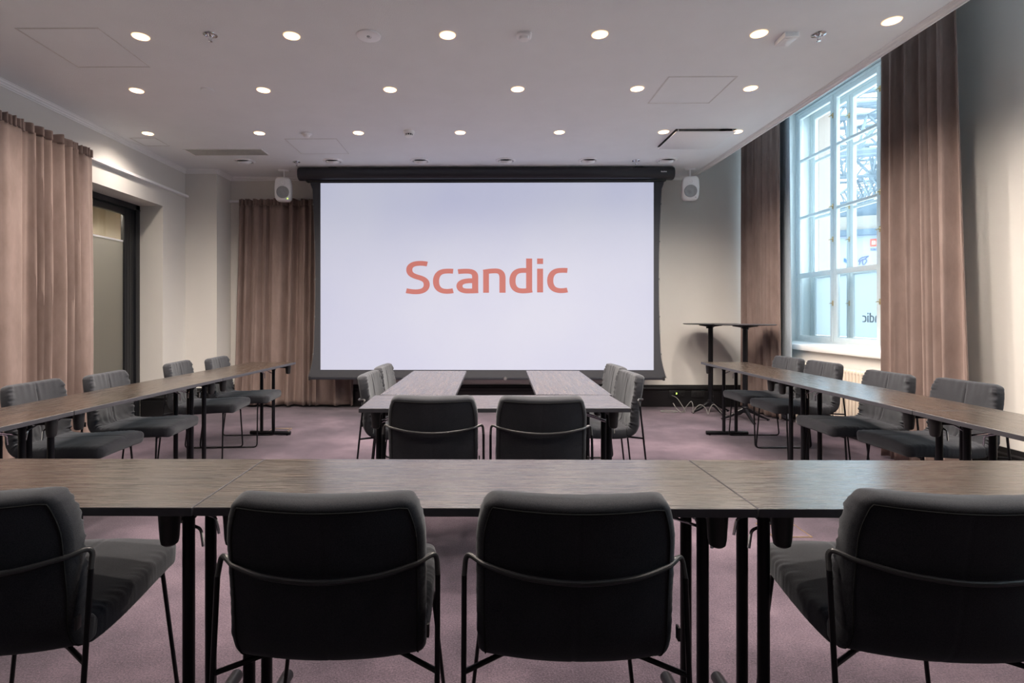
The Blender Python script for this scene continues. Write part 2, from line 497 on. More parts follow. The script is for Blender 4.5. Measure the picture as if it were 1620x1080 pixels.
bm = BM(); box(bm, XD-.04, XD-.034, OY0+.19, 5.99, 2.025, 2.32); obj('clear_pane', bm, M['dglass'], d1, smooth=False)
bm = BM(); box(bm, XD-.04, XD-.034, OY0+.19, 5.99, .19, 2.010); obj('frosted_pane', bm, M['dfrost'], d1, smooth=False)
bm = BM(); box(bm, XD-.045, XD-.030, OY0+.19, 5.99, 2.008, 2.026); obj('glazing_strip', bm, M['plastic'], d1, smooth=False)
# corridor behind
bm = BM()
box(bm, -5.75, -5.6, 2.0, 10.0, 0, 2.9); box(bm, -5.75, XL-.3, 9.85, 10.0, 0, 2.9); box(bm, -5.75, XL-.3, 2.0, 2.15, 0, 2.9)
box(bm, XL-.31, XL-.28, YB, 10.0, 0, 2.9)
struct('wall_corridor', bm, M['corr'], smooth=False)
bm = BM(); box(bm, -5.75, XL-.29, 2.0, 10.0, 2.75, 2.9); struct('ceiling_corridor', bm, M['ceil'], smooth=False)

# ------------------------------------------------------------------ curtains
def curtain(name, label, p0, p1, zt, zb, folds, amp, flare0=0, flare1=0, header=None, seed=1, group=None, lining=None, nrm=None):
    p0 = Vector((*p0, 0)); p1 = Vector((*p1, 0)); L = (p1-p0).length; d = (p1-p0).normalized()
    n = Vector(nrm).normalized() if nrm else Vector((-d.y, d.x, 0))
    root = thing(name, label, 'curtain', (p0+p1)/2, group=group)
    rnd = random.Random(seed)
    ph = [rnd.uniform(0, 6.28) for _ in range(8)]
    def surf(s, t, off=0, shrink=1):
        # s along the rail, t from top (0) to hem (1)
        sw = s+.034*sin(2*pi*2.3*s+ph[0])+.019*sin(2*pi*5.1*s+ph[1])+.012*t*sin(2*pi*3.1*s+ph[5])
        a = amp*(.62+.38*min(1, t*2.2))*(.72+.28*sin(2*pi*1.7*s+ph[7]))
        w = sin(2*pi*folds*sw+ph[2]+.5*t*sin(3*s+ph[3]))
        w = math.copysign(abs(w)**.75, w)
        w2 = .32*sin(2*pi*folds*2.07*sw+ph[4]+.9*t)
        hem = .012*t*t*sin(2*pi*folds*.5*s+ph[6])
        k = min(1, s/.03, (1-s)/.03)
        fl = -flare0*(t**1.4)*(1-s)+flare1*(t**1.4)*s
        x = s*L+fl+.35*amp*t*cos(2*pi*folds*sw+ph[2])*.6
        return d*x+n*((a*(w+w2))*(.4+.6*k)+off+hem)
    def build(nm, t0, t1, nu, nv, mat, off=0, extra=None, par=root):
        bm = BM(); g = []
        for j in range(nv+1):
            t = t0+(t1-t0)*j/nv; row = []
            for i in range(nu+1):
                s = i/nu
                P = surf(s, t, off)
                if extra: P = P+extra(s, t, P)
                z = zt+(zb-zt)*t
                row.append(bm.verts.new(p0-(p0+p1)/2+P+Vector((0, 0, z))))
            g.append(row)
        for j in range(nv):
            for i in range(nu): bm.faces.new((g[j][i], g[j][i+1], g[j+1][i+1], g[j+1][i]))
        o = obj(nm, bm, mat, par, angle=80)
        md = o.modifiers.new('thickness', 'SOLIDIFY'); md.thickness = .004; md.offset = 0
        return o
    nu = int(folds*22)
    if header:
        hb = header/(zt-zb)
        build('drape', hb*.9, 1, nu, 40, M['velvet'])
        build('heading_tape', 0, hb, int(folds*30), 4, M['velvet'], 0,
              lambda s, t, P: n*(.016*math.copysign(abs(sin(2*pi*folds*3.1*s+ph[7]))**.5, sin(2*pi*folds*3.1*s+ph[7])))+Vector((0, 0, .007*sin(2*pi*folds*1.7*s+ph[3])*(1-t/hb))))
    else:
        build('drape', 0, 1, nu, 40, M['velvet'])
    if lining:
        lo, ex = lining
        bm = BM(); g = []
        for j in range(31):
            t = j/30; row = []
            for i in range(31):
                s = i/30
                P = d*(s*(L+ex*(1+.9*t)))+n*(lo+.018*sin(14*s+1.5*t))
                row.append(bm.verts.new(p0-(p0+p1)/2+P+Vector((0, 0, zt+(zb-zt)*t))))
            g.append(row)
        for j in range(30):
            for i in range(30): bm.faces.new((g[j][i], g[j][i+1], g[j+1][i+1], g[j+1][i]))
        o = obj('lining', bm, M['lining'], root, angle=80); tag(o, 'blue-grey lining edge')
        md = o.modifiers.new('thickness', 'SOLIDIFY'); md.thickness = .004; md.offset = 0
    return root
curtain('curtain', 'dusty brown velvet curtain on the left wall beside the glass door', (-3.56, 2.95), (-3.56, 4.90), 2.70, .025, 16, .058, header=.075, seed=3, nrm=(1, 0, 0), flare1=-.02)
curtain('curtain', 'dark brown velvet curtain on the back wall partly behind the projection screen', (-3.14, 6.975), (-1.66, 6.975), 2.69, .03, 10, .062, header=.085, seed=5, nrm=(0, -1, 0), flare0=.06)
curtain('curtain', 'tall dusty pink velvet curtain nearest the camera, on the near side of the window', (3.36, 4.60), (3.36, 3.87), 3.93, .025, 7.5, .060, flare1=.10, seed=11, nrm=(-1, 0, 0))
curtain('curtain', 'tall velvet curtain in the back right corner behind the bar tables', (3.36, 7.02), (3.36, 6.13), 3.93, .025, 6.2, .060, flare1=.06, seed=8, nrm=(-1, 0, 0), lining=(-.085, .055))

def rail(label, p0, p1, n):
    p0, p1, n = Vector(p0), Vector(p1), Vector(n)
    bm = BM()
    extrude_profile(bm, [(0, 0), (.045, 0), (.045, .026), (0, .026)], p0, p1, n)
    o = obj('curtain_rail', bm, M['plastic'], angle=20); tag(o, label, 'curtain rail')
rail('white curtain rail running along the left wall', (XL, 2.6, 2.655), (XL, 6.737, 2.655), (1, 0, 0))
rail('white curtain rail on the back wall left of the screen', (-3.304, YB, 2.665), (-1.5, YB, 2.665), (0, -1, 0))
bm = BM()
extrude_profile(bm, [(0, 0), (.05, 0), (.05, .02), (0, .02)], (3.335, 1.9, 3.93), (3.335, 7.05, 3.93), (1, 0, 0))
o = obj('curtain_rail', bm, M['plastic'], angle=20); tag(o, 'white ceiling rail carrying the tall window curtains', 'curtain rail')

# ------------------------------------------------------------------ projection screen
YS = 6.62
scr = thing('projection_screen', 'large lowered projection screen showing a red word on pale lavender', 'projection screen', (.04, YS, 0))
ox = .04
bm = BM()
prof = []
for a in range(0, 24):
    t = 2*pi*a/24; r = .078
    y = -math.copysign(abs(cos(t))**.8, cos(t))*r; z = math.copysign(abs(sin(t))**.8, sin(t))*.076
    prof.append((y, z))
x0, x1 = -2.249-ox, 2.328-ox
skin(bm, [[Vector((x, y*s, 2.918+z*s)) for y, z in prof] for x, s in ((x0, .93), (x0+.006, 1), (x1-.006, 1), (x1, .93))])
obj('case', bm, M['case'], scr, angle=40)
bm = BM(); box(bm, x0+.09, x1-.09, -.02, .06, 2.826, 2.842, .003); obj('slot_cover', bm, M['blackp'], scr)
for x in (x0+.42, x1-.42):
    bm = BM(); box(bm, x-.05, x+.05, -.03, .03, 2.985, 3.0, .003); obj('mounting_bracket', bm, M['blackp'], scr)
# black cloth with sides curving under the cord tension
bm = BM()
def edge_x(t, side):   # t 0 top .. 1 bottom
    c = .105-.055*(1-(2*t-1)**2)*.75
    e = c+(.05*max(0, (t-.86)/.14)**2)+(.02 if t < .03 else 0)
    return (-1.985-ox-e) if side < 0 else (2.092-ox+e)
NS = 48; va = []; 
for j in range(NS+1):
    t = j/NS; z = 2.84+(.425-2.84)*t
    va.append([bm.verts.new((edge_x(t, -1), .006, z)), bm.verts.new((edge_x(t, 1), .006, z)), bm.verts.new((edge_x(t, 1), .0075, z)), bm.verts.new((edge_x(t, -1), .0075, z))])
for j in range(NS):
    a, b_ = va[j], va[j+1]
    for k in range(4): bm.faces.new((a[k], a[(k+1) % 4], b_[(k+1) % 4], b_[k]))
bm.faces.new(va[0][::-1]); bm.faces.new(va[-1])
cloth = obj('black_border', bm, M['scrblack'], scr, smooth=False)
bm = BM(); box(bm, -1.985-ox, 2.092-ox, 0.003, .0055, .522, 2.812); img = obj('picture_area', bm, M['screen'], scr, smooth=False)
tag(img, 'pale lavender lit picture area')
bm = BM()
sc_ = 1/5.786*(YS/856.)
def scr_pt(x, y):
    px = 630+x/5.786; py = 395+y/5.786
    u = (px-763)/856*YS
    return Vector((u*1.0-ox-.003, .002, CAM_Z+(498-py)/856*YS))
letters(bm, 'ScandiC', scr_pt, (0, -.001, 0))
tag(obj('lettering', bm, M['scrtext'], img, smooth=False), 'red word in rounded bold letters')
bm = BM(); box(bm, -2.117-ox, 2.213-ox, -.012, .024, .402, .432, .004); obj('bottom_bar', bm, M['case'], scr)
for sx in (-1, 1):
    x = -2.117-ox if sx < 0 else 2.213-ox
    bm = BM(); box(bm, x-.012, x+.012, -.016, .028, .395, .440, .004); obj('bar_end_cap', bm, M['blackp'], scr)
for sx in (-1, 1):
    bm = BM(); pts = []
    for j in range(0, NS+1, 2):
        t = j/NS; pts.append((edge_x(t, sx)+sx*.010*(1 if j % 6 == 0 else .35), .007, 2.84+(.42-2.84)*t))
    tube(bm, pts, .0016, 5); obj('tension_cord', bm, M['cable'], scr)
for sx in (-1, 1):
    for t in (.12, .31, .50, .69, .88):
        x = edge_x(t, sx); z = 2.84+(.425-2.84)*t
        bm = BM(); box(bm, x-.006+sx*.004, x+.006+sx*.004, .004, .010, z-.010, z+.010, .002); obj('cord_tab', bm, M['cable'], scr)
bm = BM(); 
xx = 2.155-ox
for k, w in enumerate((.010, .007, .007, .009, .007, .004, .009, .007)):
    box(bm, xx, xx+w*.8, -.0795, -.0778, 2.916, 2.916+(.016 if k in (0, 4) else .012)); xx += w+.0015
obj('maker_mark', bm, M['label_w'], scr, smooth=False)
bm = BM(); lathe(bm, [(.0, -.028), (.018, -.026), (.022, -.012)], (.28-ox, 0, .418), 16, 'y'); obj('bar_badge', bm, M['alu'], scr)

# ------------------------------------------------------------------ speakers
def speaker(x, y, label, tilt, yaw):
    t = thing('loudspeaker', label, 'loudspeaker', (x, y, 2.60), yaw, 'white loudspeakers beside the screen')
    def outline(s, yy, zc=.145):
        out = []
        for i in range(48):
            a = 2*pi*i/48; c, sn = cos(a), sin(a)
            X = math.copysign(abs(c)**(2/5.5), c)*.103; Z = math.copysign(abs(sn)**(2/5.5), sn)*.148
            X *= 1-.10*(Z/.148)**2
            out.append(Vector((X*s, yy, zc+Z*s)))
        return out
    bm = BM(); skin(bm, [outline(s, yy) for s, yy in ((.80, -.088), (.93, -.084), (.985, -.070), (1, -.045), (.97, .02), (.86, .07), (.7, .085))])
    cab = obj('cabinet', bm, M['plastic'], t, angle=60)
    bm = BM(); lathe(bm, [(.076, -.084), (.074, -.097), (.068, -.099), (.050, -.0935), (.030, -.090), (.022, -.093), (.012, -.096), (.001, -.097)], (-.0, 0, .105), 32, 'y'); obj('woofer', bm, M['cone'], t, angle=50)
    bm = BM(); lathe(bm, [(.034, -.086), (.030, -.092), (.018, -.087), (.013, -.088), (.010, -.093), (.001, -.095)], (-.004, 0, .222), 24, 'y'); obj('tweeter', bm, M['plastic'], t, angle=50)
    bm = BM(); box(bm, .052, .064, -.089, -.086, .022, .030); obj('power_light', bm, M['green'] if tilt else M['cone'], t, smooth=False)
    bm = BM()
    cyl(bm, (0, 0, .285), (0, 0, .385), .013, seg=16); box(bm, -.065, .065, -.03, .03, .378, .40, .004); box(bm, -.02, .02, -.02, .02, .27, .30, .004)
    obj('ceiling_bracket', bm, M['plastic'], t)
    return t
speaker(-2.467, 6.72, 'white loudspeaker hanging from the ceiling left of the screen', 1, R(8))
speaker(2.56, 6.70, 'white loudspeaker hanging from the ceiling right of the screen', 0, R(-14))

# ------------------------------------------------------------------ ceiling fittings
LIGHTS = []
def downlight_proto():
    t = thing('recessed_downlight', 'x', 'downlight', (0, 0, H))
    bm = BM(); lathe(bm, [(.047, .0), (.047, -.003), (.051, -.004), (.0535, -.001), (.0535, .0)], seg=32); obj('trim_ring', bm, M['lamprim'], t)
    bm = BM(); lathe(bm, [(.0465, .0), (.0465, -.002), (.03, -.0035), (.001, -.004)], seg=32); obj('lamp_lens', bm, M['lamp'], t)
    return t
ORD = ['first', 'second', 'third', 'fourth', 'fifth', 'sixth', 'seventh', 'eighth']
rows = [('second row back from the camera end of the view, nearest the camera', 3.49, [-2.215, -1.233, -.224, .757, 1.777]),
        ('middle row', 4.33, [-2.781, -1.757, -.739, .283, 1.237, 2.138]),
        ('row nearest the screen', 5.355, [-3.327, -2.214, -1.228, -.218, .762, 1.79, 2.51])]
dl = None
GR = 'warm lit downlights in the ceiling'
names = ['front row near the camera', 'middle row', 'row nearest the screen']
for (nm, y, xs_), rn in zip(rows, names):
    for i, x in enumerate(xs_):
        lab = 'round lit ceiling downlight, %s from the left in the %s' % (ORD[i], rn)
        if dl is None:
            dl = downlight_proto(); dl.location = (x, y, H); dl['label'] = lab; dl['group'] = GR
        else: dup(dl, (x, y, H), 0, lab, GR)
        LIGHTS.append((x, y))
dup(dl, (2.515, 3.345, H), 0, 'round lit ceiling downlight by itself at the top right beside the ceiling edge', GR); LIGHTS.append((2.515, 3.345))
BACKL = [(x, y) for y in (2.45, 1.3) for x in (-2.7, -1.35, 0, 1.35, 2.4)]

def gimbal(x, y, i, first=None):
    lab = 'unlit white swivel downlight above the screen, %s from the left' % ORD[i]
    if first: return dup(first, (x, y, H), 0, lab, 'unlit swivel lights above the screen')
    t = thing('swivel_downlight', lab, 'downlight', (x, y, H), 0, 'unlit swivel lights above the screen')
    bm = BM(); lathe(bm, [(.088, .0), (.088, -.010), (.100, -.014), (.116, -.006), (.118, 0)], seg=40); obj('outer_ring', bm, M['plastic'], t)
    bm = BM()
    mt = Matrix.Rotation(R(28), 4, 'X')
    lathe(bm, [(.078, .012), (.078, -.018), (.070, -.022), (.060, -.008), (.030, .0), (.001, .002)], seg=36)
    bmesh.ops.transform(bm, matrix=mt, verts=bm.verts[:]); obj('tilting_eye', bm, M['plastic'], t)
    return t
g0 = None
for i, x in enumerate([-2.785, -1.749, -.725, .273, 1.238, 2.147]):
    g = gimbal(x, 6.325, i, g0); g0 = g0 or g

def sprinkler(x, y, lab):
    t = thing('ceiling_sprinkler', lab, 'sprinkler', (x, y, H))
    bm = BM(); lathe(bm, [(.044, 0), (.043, -.004), (.030, -.008), (.022, -.004), (.016, -.010), (.012, -.016), (.001, -.016)], seg=28); obj('rosette', bm, M['chrome'], t)
    bm = BM()
    for s in (-1, 1): tube(bm, fillet([(s*.006, 0, -.012), (s*.011, 0, -.026), (s*.003, 0, -.042)], .006), .0022, 6)
    cyl(bm, (0, 0, -.012), (0, 0, -.040), .003, seg=8); lathe(bm, [(.013, -.043), (.013, -.045), (.001, -.047)], seg=16)
    obj('deflector', bm, M['chrome'], t)
sprinkler(-1.752, 3.47, 'chrome ceiling sprinkler at the front left between two downlights')
sprinkler(2.164, 3.50, 'chrome ceiling sprinkler at the front right beside a white box')
sprinkler(-2.193, 6.366, 'small chrome sprinkler above the left end of the screen case')
sprinkler(1.798, 6.348, 'small chrome sprinkler above the right part of the screen case')

t = thing('ceiling_disc_speaker', 'flat white round ceiling disc with a small centre hole, front row', 'ceiling disc', (-.735, 3.49, H))
bm = BM(); lathe(bm, [(.078, 0), (.077, -.007), (.070, -.010), (.020, -.011), (.016, -.008), (.001, -.008)], seg=40); obj('cover_plate', bm, M['plastic'], t)
bm = BM(); lathe(bm, [(.010, -.006), (.010, -.012), (.001, -.013)], (0, -.005, 0), seg=16); obj('centre_sensor', bm, M['cone'], t)
t = thing('presence_detector', 'white faceted presence detector between two front downlights', 'detector', (.269, 3.49, H))
bm = BM()
def orect(w, h, z, p=4): return [Vector((math.copysign(abs(cos(2*pi*i/32))**(2/p), cos(2*pi*i/32))*w, math.copysign(abs(sin(2*pi*i/32))**(2/p), sin(2*pi*i/32))*h, z)) for i in range(32)]
skin(bm, [orect(.048, .048, 0), orect(.048, .048, -.012), orect(.040, .040, -.018)]); obj('housing', bm, M['plastic'], t, angle=30)
bm = BM(); skin(bm, [orect(.032, .032, -.017, 3), orect(.028, .028, -.034, 3), orect(.018, .018, -.038, 3)]); obj('lens', bm, M['plastic'], t, angle=30)
bm = BM(); lathe(bm, [(.05, 0), (.05, -.004), (.045, -.008), (.001, -.009)], (0, 0, 0), seg=36)
tag(obj('blanking_disc', bm, M['ceil'], loc=(-2.205, 4.32, H)), 'plain flat ceiling-coloured disc between the left downlights of the middle row', 'ceiling disc')
t = thing('motion_sensor', 'small white domed motion sensor left of the square ceiling hatch', 'sensor', (-1.748, 5.37, H))
bm = BM(); lathe(bm, [(.050, 0), (.048, -.014), (.038, -.018)], seg=32); obj('sensor_base', bm, M['plastic'], t)
bm = BM(); lathe(bm, [(.036, -.016), (.032, -.030), (.020, -.040), (.001, -.043)], seg=28); obj('dome', bm, M['plastic'], t)
t = thing('smoke_detector', 'white round smoke detector with dark vents, in the row nearest the screen', 'smoke detector', (-.722, 5.32, H))
bm = BM(); lathe(bm, [(.055, 0), (.054, -.014), (.050, -.018), (.048, -.026), (.040, -.028)], seg=36); obj('detector_base', bm, M['plastic'], t)
bm = BM(); lathe(bm, [(.038, -.026), (.037, -.042)], seg=28); obj('vent_band', bm, M['blackp'], t)
bm = BM()
for i in range(10):
    a = 2*pi*i/10; cyl(bm, (.039*cos(a), .039*sin(a), -.026), (.037*cos(a), .037*sin(a), -.044), .004, seg=6)
lathe(bm, [(.040, -.042), (.038, -.050), (.026, -.056), (.001, -.058)], seg=32); obj('detector_cap', bm, M['plastic'], t)
t = thing('ceiling_junction_box', 'small white rectangular box on the ceiling right of a front downlight', 'ceiling box', (1.975, 3.53, H))
bm = BM(); box(bm, -.045, .045, -.065, .065, -.032, 0, .003); obj('box_body', bm, M['plastic'], t)
bm = BM(); box(bm, -.03, .03, -.045, .045, -.0335, -.031, .001)
for s in (-1, 1): lathe(bm, [(.004, -.033), (.004, -.035), (.001, -.035)], (s*.018, -.03, 0), 8)
obj('box_cover', bm, M['plastic'], t)

def hatch(x0, x1, y0, y1, lab):
    t = thing('ceiling_hatch', lab, 'ceiling hatch', ((x0+x1)/2, (y0+y1)/2, H))
    w, h = (x1-x0)/2, (y1-y0)/2; f = .010
    bm = BM()
    for a in ((-w, w, -h, -h+f), (-w, w, h-f, h), (-w, -w+f, -h+f, h-f), (w-f, w, -h+f, h-f)): box(bm, *a, -.003, .001)
    obj('hatch_frame', bm, M['joint'], t, smooth=False)
    bm = BM(); box(bm, -w+f+.003, w-f-.003, -h+f+.003, h-f-.003, -.002, .001); obj('hatch_panel', bm, M['ceil'], t, smooth=False)
hatch(-2.945, -2.412, 3.38, 3.92, 'large square ceiling hatch at the front left')
hatch(1.41, 1.935, 4.11, 4.63, 'square ceiling hatch at the right of the middle downlight row')
hatch(-2.03, -1.49, 5.53, 6.045, 'square ceiling hatch beside the motion sensor above the screen')
hatch(-3.60, -3.335, 5.485, 5.75, 'narrow ceiling hatch in the left corner next to a downlight')

t = thing('ceiling_air_diffuser', 'long flat ventilation grille in the ceiling at the back left', 'ventilation grille', (-2.825, 5.97, H))
bm = BM()
for a in ((-.43, .43, -.12, -.105), (-.43, .43, .105, .12), (-.43, -.415, -.105, .105), (.415, .43, -.105, .105)): box(bm, *a, -.008, .001, .002)
obj('diffuser_frame', bm, M['white'], t)
bm = BM(); box(bm, -.415, .415, -.105, .105, -.002, .001)
for i in range(14):
    y = -.10+.2*i/13; box(bm, -.412, .412, y-.002, y+.002, -.007, -.001)
obj('louvre', bm, M['grille'], t, smooth=False)

t = thing('projector_lift', 'white glossy projector lift panel lowered slightly out of the ceiling', 'projector lift', ((lx0+lx1)/2, (ly0+ly1)/2, H))
w, h = (lx1-lx0)/2, (ly1-ly0)/2
bm = BM(); box(bm, -w+.002, w-.002, -h-.002, h-.02, -.030, -.022, .002); obj('lift_panel', bm, M['plastic'], t)
bm = BM()
box(bm, -w-.01, -w, -h-.01, h+.01, .001, .30); box(bm, w, w+.01, -h-.01, h+.01, .001, .30); box(bm, -w, w, -h-.01, -h, .001, .30); box(bm, -w, w, h, h+.01, .001, .30); box(bm, -w-.01, w+.01, -h-.01, h+.01, .30, .31)
obj('lift_shaft', bm, M['alu'], t, smooth=False)
bm = BM(); box(bm, -w+.08, w-.14, -h+.02, h-.05, .0, .14, .02); obj('projector_body', bm, M['cone'], t)
for sx in (-1, 1):
    bm = BM(); cyl(bm, (sx*(w-.03), -h+.02, -.025), (sx*(w-.03), -h+.02, .25), .006, seg=8); obj('lift_rod', bm, M['plastic'], t)

# ------------------------------------------------------------------ folding tables
TL, TW, TH = 1.388, .45, .72
def make_table(label, loc, rz, group):
    t = thing('folding_table', label, 'table', loc, rz, group)
    bm = BM(); box(bm, -TL/2, TL/2, -TW/2, TW/2, TH-.0215, TH, .0012, 1)
    for f in bm.faces:
        f.material_index = 0 if f.normal.z > .9 else 1
    me_o = obj('tabletop', bm, [M['oak'], M['edge']], t, angle=30)
    for s in (-1, 1):
        x = s*(TL/2-.080)
        bm = BM(); box(bm, x-.018, x+.018, -.165, .165, TH-.052, TH-.0215, .003)
        for dy in (-.09, .03): cyl(bm, (x, dy, TH-.075), (x, dy, TH-.045), .020, seg=16)
        br = obj('leg_bracket', bm, M['black'], t)
        for dy in (-1, 1):
            bm = BM(); lathe(bm, [(.001, -.090), (.014, -.089), (.020, -.084), (.0225, -.070), (.027, 0)], (x, dy*.180, TH-.0215), 24); obj('stacking_pad', bm, M['blackp'], br)
        for dy in (-.09, .03):
            bm = BM(); cyl(bm, (x, dy, .025), (x, dy, TH-.05), .0158, seg=20); obj('leg', bm, M['black'], t)
        bm = BM(); cyl(bm, (x, -.205, .024), (x, .205, .024), .019, seg=24, bev=.004)
        for dy in (-.17, .17): cyl(bm, (x, dy, 0), (x, dy, .008), .012, seg=12)
        obj('foot', bm, M['black'], t)
        for dy in (-.060, .000):
            bm = BM(); q = 1 if dy > -.03 else -1
            tube(bm, fillet([(x-s*.235, dy, TH-.024), (x-s*.215, dy, TH-.032), (x+s*.024, dy+q*.012, TH-.112), (x+s*.032, dy+q*.014, TH-.160)], .012), .0042, 8)
            obj('folding_strut', bm, M['chrome'], t)
    return t
T0 = make_table('folding table in the foreground, middle of the row the front chairs stand at', (-.0195, 1.555, 0), 0, 'foreground row of tables')
def tb(x, y, rz, lab, grp): return dup(T0, (x, y, 0), rz, lab, grp)
tb(-.0195-1.392, 1.552, R(.1), 'folding table in the foreground, leftmost of the row with warm brown light on it', 'foreground row of tables')
tb(-.0195+1.392, 1.556, 0, 'folding table in the foreground, rightmost of the row with window light on it', 'foreground row of tables')
# left row
aL = math.atan(.050)
for i, nm in enumerate(['far end, nearest the back curtain', 'middle of the row', 'near end, running out of the picture']):
    s = .694+i*1.392
    y = 5.45-s*cos(aL); x = -2.105-.05*(5.45-y)
    tb(x, y, R(-90)-aL, 'folding table of the left wall row, ' + nm, 'row of tables along the left wall')
aR = math.atan(.026)
for i, nm in enumerate(['far end, nearest the bar tables', 'middle of the row', 'near end, running out of the picture']):
    s = .694+i*1.392
    y = 5.485-s*cos(aR); x = 2.436-.026*(5.485-y)
    tb(x, y, R(90)-aR, 'folding table of the window side row, ' + nm, 'row of tables along the window side')
tb(.062, 2.978, R(.9), 'crosswise folding table of the central U, nearest the camera', 'tables of the central U')
tb(-.372, 3.905, R(90)-.018, 'lengthwise folding table forming the left arm of the central U', 'tables of the central U')
tb(.573, 3.925, R(90)-.038, 'lengthwise folding table forming the right arm of the central U', 'tables of the central U')

# ------------------------------------------------------------------ chairs
def pad(path, hw, T, bend, crease=0, seed=0, gath=.0030, endr=(.028, .028), corner=(.05, .05), widthf=None, nv=88, sideN=28, seam=None):
    """a soft cushion swept along path (list of (y, z)); the sitter's side is the left-hand normal"""
    P = smooth_path([(0, y, z) for y, z in path], 12)
    L = [0]
    for i in range(1, len(P)): L.append(L[-1]+(P[i]-P[i-1]).length)
    tot = L[-1]
    def at(s):
        s = max(0, min(tot, s)); i = 1
        while i < len(L)-1 and L[i] < s: i += 1
        k = (s-L[i-1])/max(1e-6, L[i]-L[i-1]); p = P[i-1].lerp(P[i], k)
        a, b_ = P[max(i-3, 0)], P[min(i+2, len(P)-1)]; d = (b_-a).normalized()
        return p, Vector((0, -d.z, d.y))   # normal
    bm = BM(); rings = []
    ss = []
    for j in range(nv+1):
        u = j/nv; ss.append(tot*(u-.13*sin(4*pi*u)/ (4*pi)*2))
    for j, s in enumerate(ss):
        s = min(max(s, .0004), tot-.0004)
        p, n = at(s)
        d0, d1 = s, tot-s; tk = 1; w = hw*(widthf(s/tot) if widthf else 1)
        for dd, er, cr in ((d0, endr[0], corner[0]), (d1, endr[1], corner[1])):
            if dd < er: tk *= sqrt(max(1e-4, 1-((er-dd)/er)**2.6))
            if dd < cr: w -= cr-sqrt(max(0, cr*cr-(cr-dd)**2))
        t = T*tk; r = min(t*.95, .017)
        cs = []
        us = [-1+2*i/(sideN*2) for i in range(sideN*2+1)]
        us = [u*.82+.18*u**3 for u in us]
        for u in us: cs.append((u*(w-r), t, 1))
        for a in (1, 2, 3, 4, 5): an = pi/2-a*pi/6*.5*1.0; cs.append((w-r+r*cos(pi/2-a*pi/12), t-r+r*sin(pi/2-a*pi/12), 2))
        cs.append((w, 0, 0))
        for a in (1, 2, 3, 4, 5): cs.append((w-r+r*cos(a*pi/12), -(t-r+r*sin(a*pi/12)), 2))
        for u in us[::-1]: cs.append((u*(w-r), -t, -1))
        for a in (1, 2, 3, 4, 5): cs.append((-(w-r+r*sin(a*pi/12)), -(t-r+r*cos(a*pi/12)), 2))
        cs.append((-w, 0, 0))
        for a in (1, 2, 3, 4, 5): cs.append((-(w-r+r*cos(a*pi/12)), t-r+r*sin(a*pi/12), 2))
        ring = []
        v = s/tot
        for x, h, side in cs:
            q = x/hw; e = max(0, (abs(q)-.74)/.26)
            b_ = bend*q*q*(1-.8*max(0, (v-.55)/.45)**1.2) if bend > .01 else bend*q*q
            wr = 0
            nz = noise.noise(Vector((x*9+seed, s*9, seed*3.1)))
            g = noise.noise(Vector((seed+q*.7, s*62, 2.0)))+.45*noise.noise(Vector((seed*2+q*.4, s*110, 5.0)))
            if side >= 0 and h > -t*.3:
                wr = .0035*nz+gath*g*(e**1.2)*1.6
                wr += .011*max(0, v-.45)*noise.noise(Vector((x*26+s*14, s*8-x*6, seed)))*(1 if bend > .01 else 0)
                if crease and side == 1:
                    cx = x-.006*sin(9*s+seed)
                    fd = min(1, d0/.06, d1/.06)
                    wr -= crease*fd*math.exp(-(cx/.0042)**2)
                    wr += crease*.22*fd*math.exp(-((abs(cx)-.014)/.008)**2)
                    wr -= crease*.35*math.exp(-((cx-.045-.02*sin(7*s))/.008)**2)*(.5+.5*sin(11*s+seed))
                ed = min(d0, d1)
                if ed < .12:
                    wr += gath*.35*noise.noise(Vector((x*34, seed, 1)))*(1-ed/.12)
            else:
                wr = -.0015*nz-.0022*math.exp(-(x/.003)**2)*(-1 if side == -1 else 0)*(-1)
            bulge = (.010 if side == 1 else .004)*(1-q*q)*tk
            sg = 1 if h >= 0 else -1
            hh = h+sg*bulge+(wr if sg > 0 else -wr*.6)*tk
            X = x
            if side in (0, 2): X += math.copysign(.0022*g*tk, x)
            ring.append(p+Vector((X, 0, 0))+n*(hh+b_))
        rings.append(ring)
        if seam is not None:
            k0 = next(i for i, c in enumerate(cs) if c[2] == -1); seam.append((d0, [ring[k0+i] for i in range(len(us))], n))
    skin(bm, rings)
    return bm
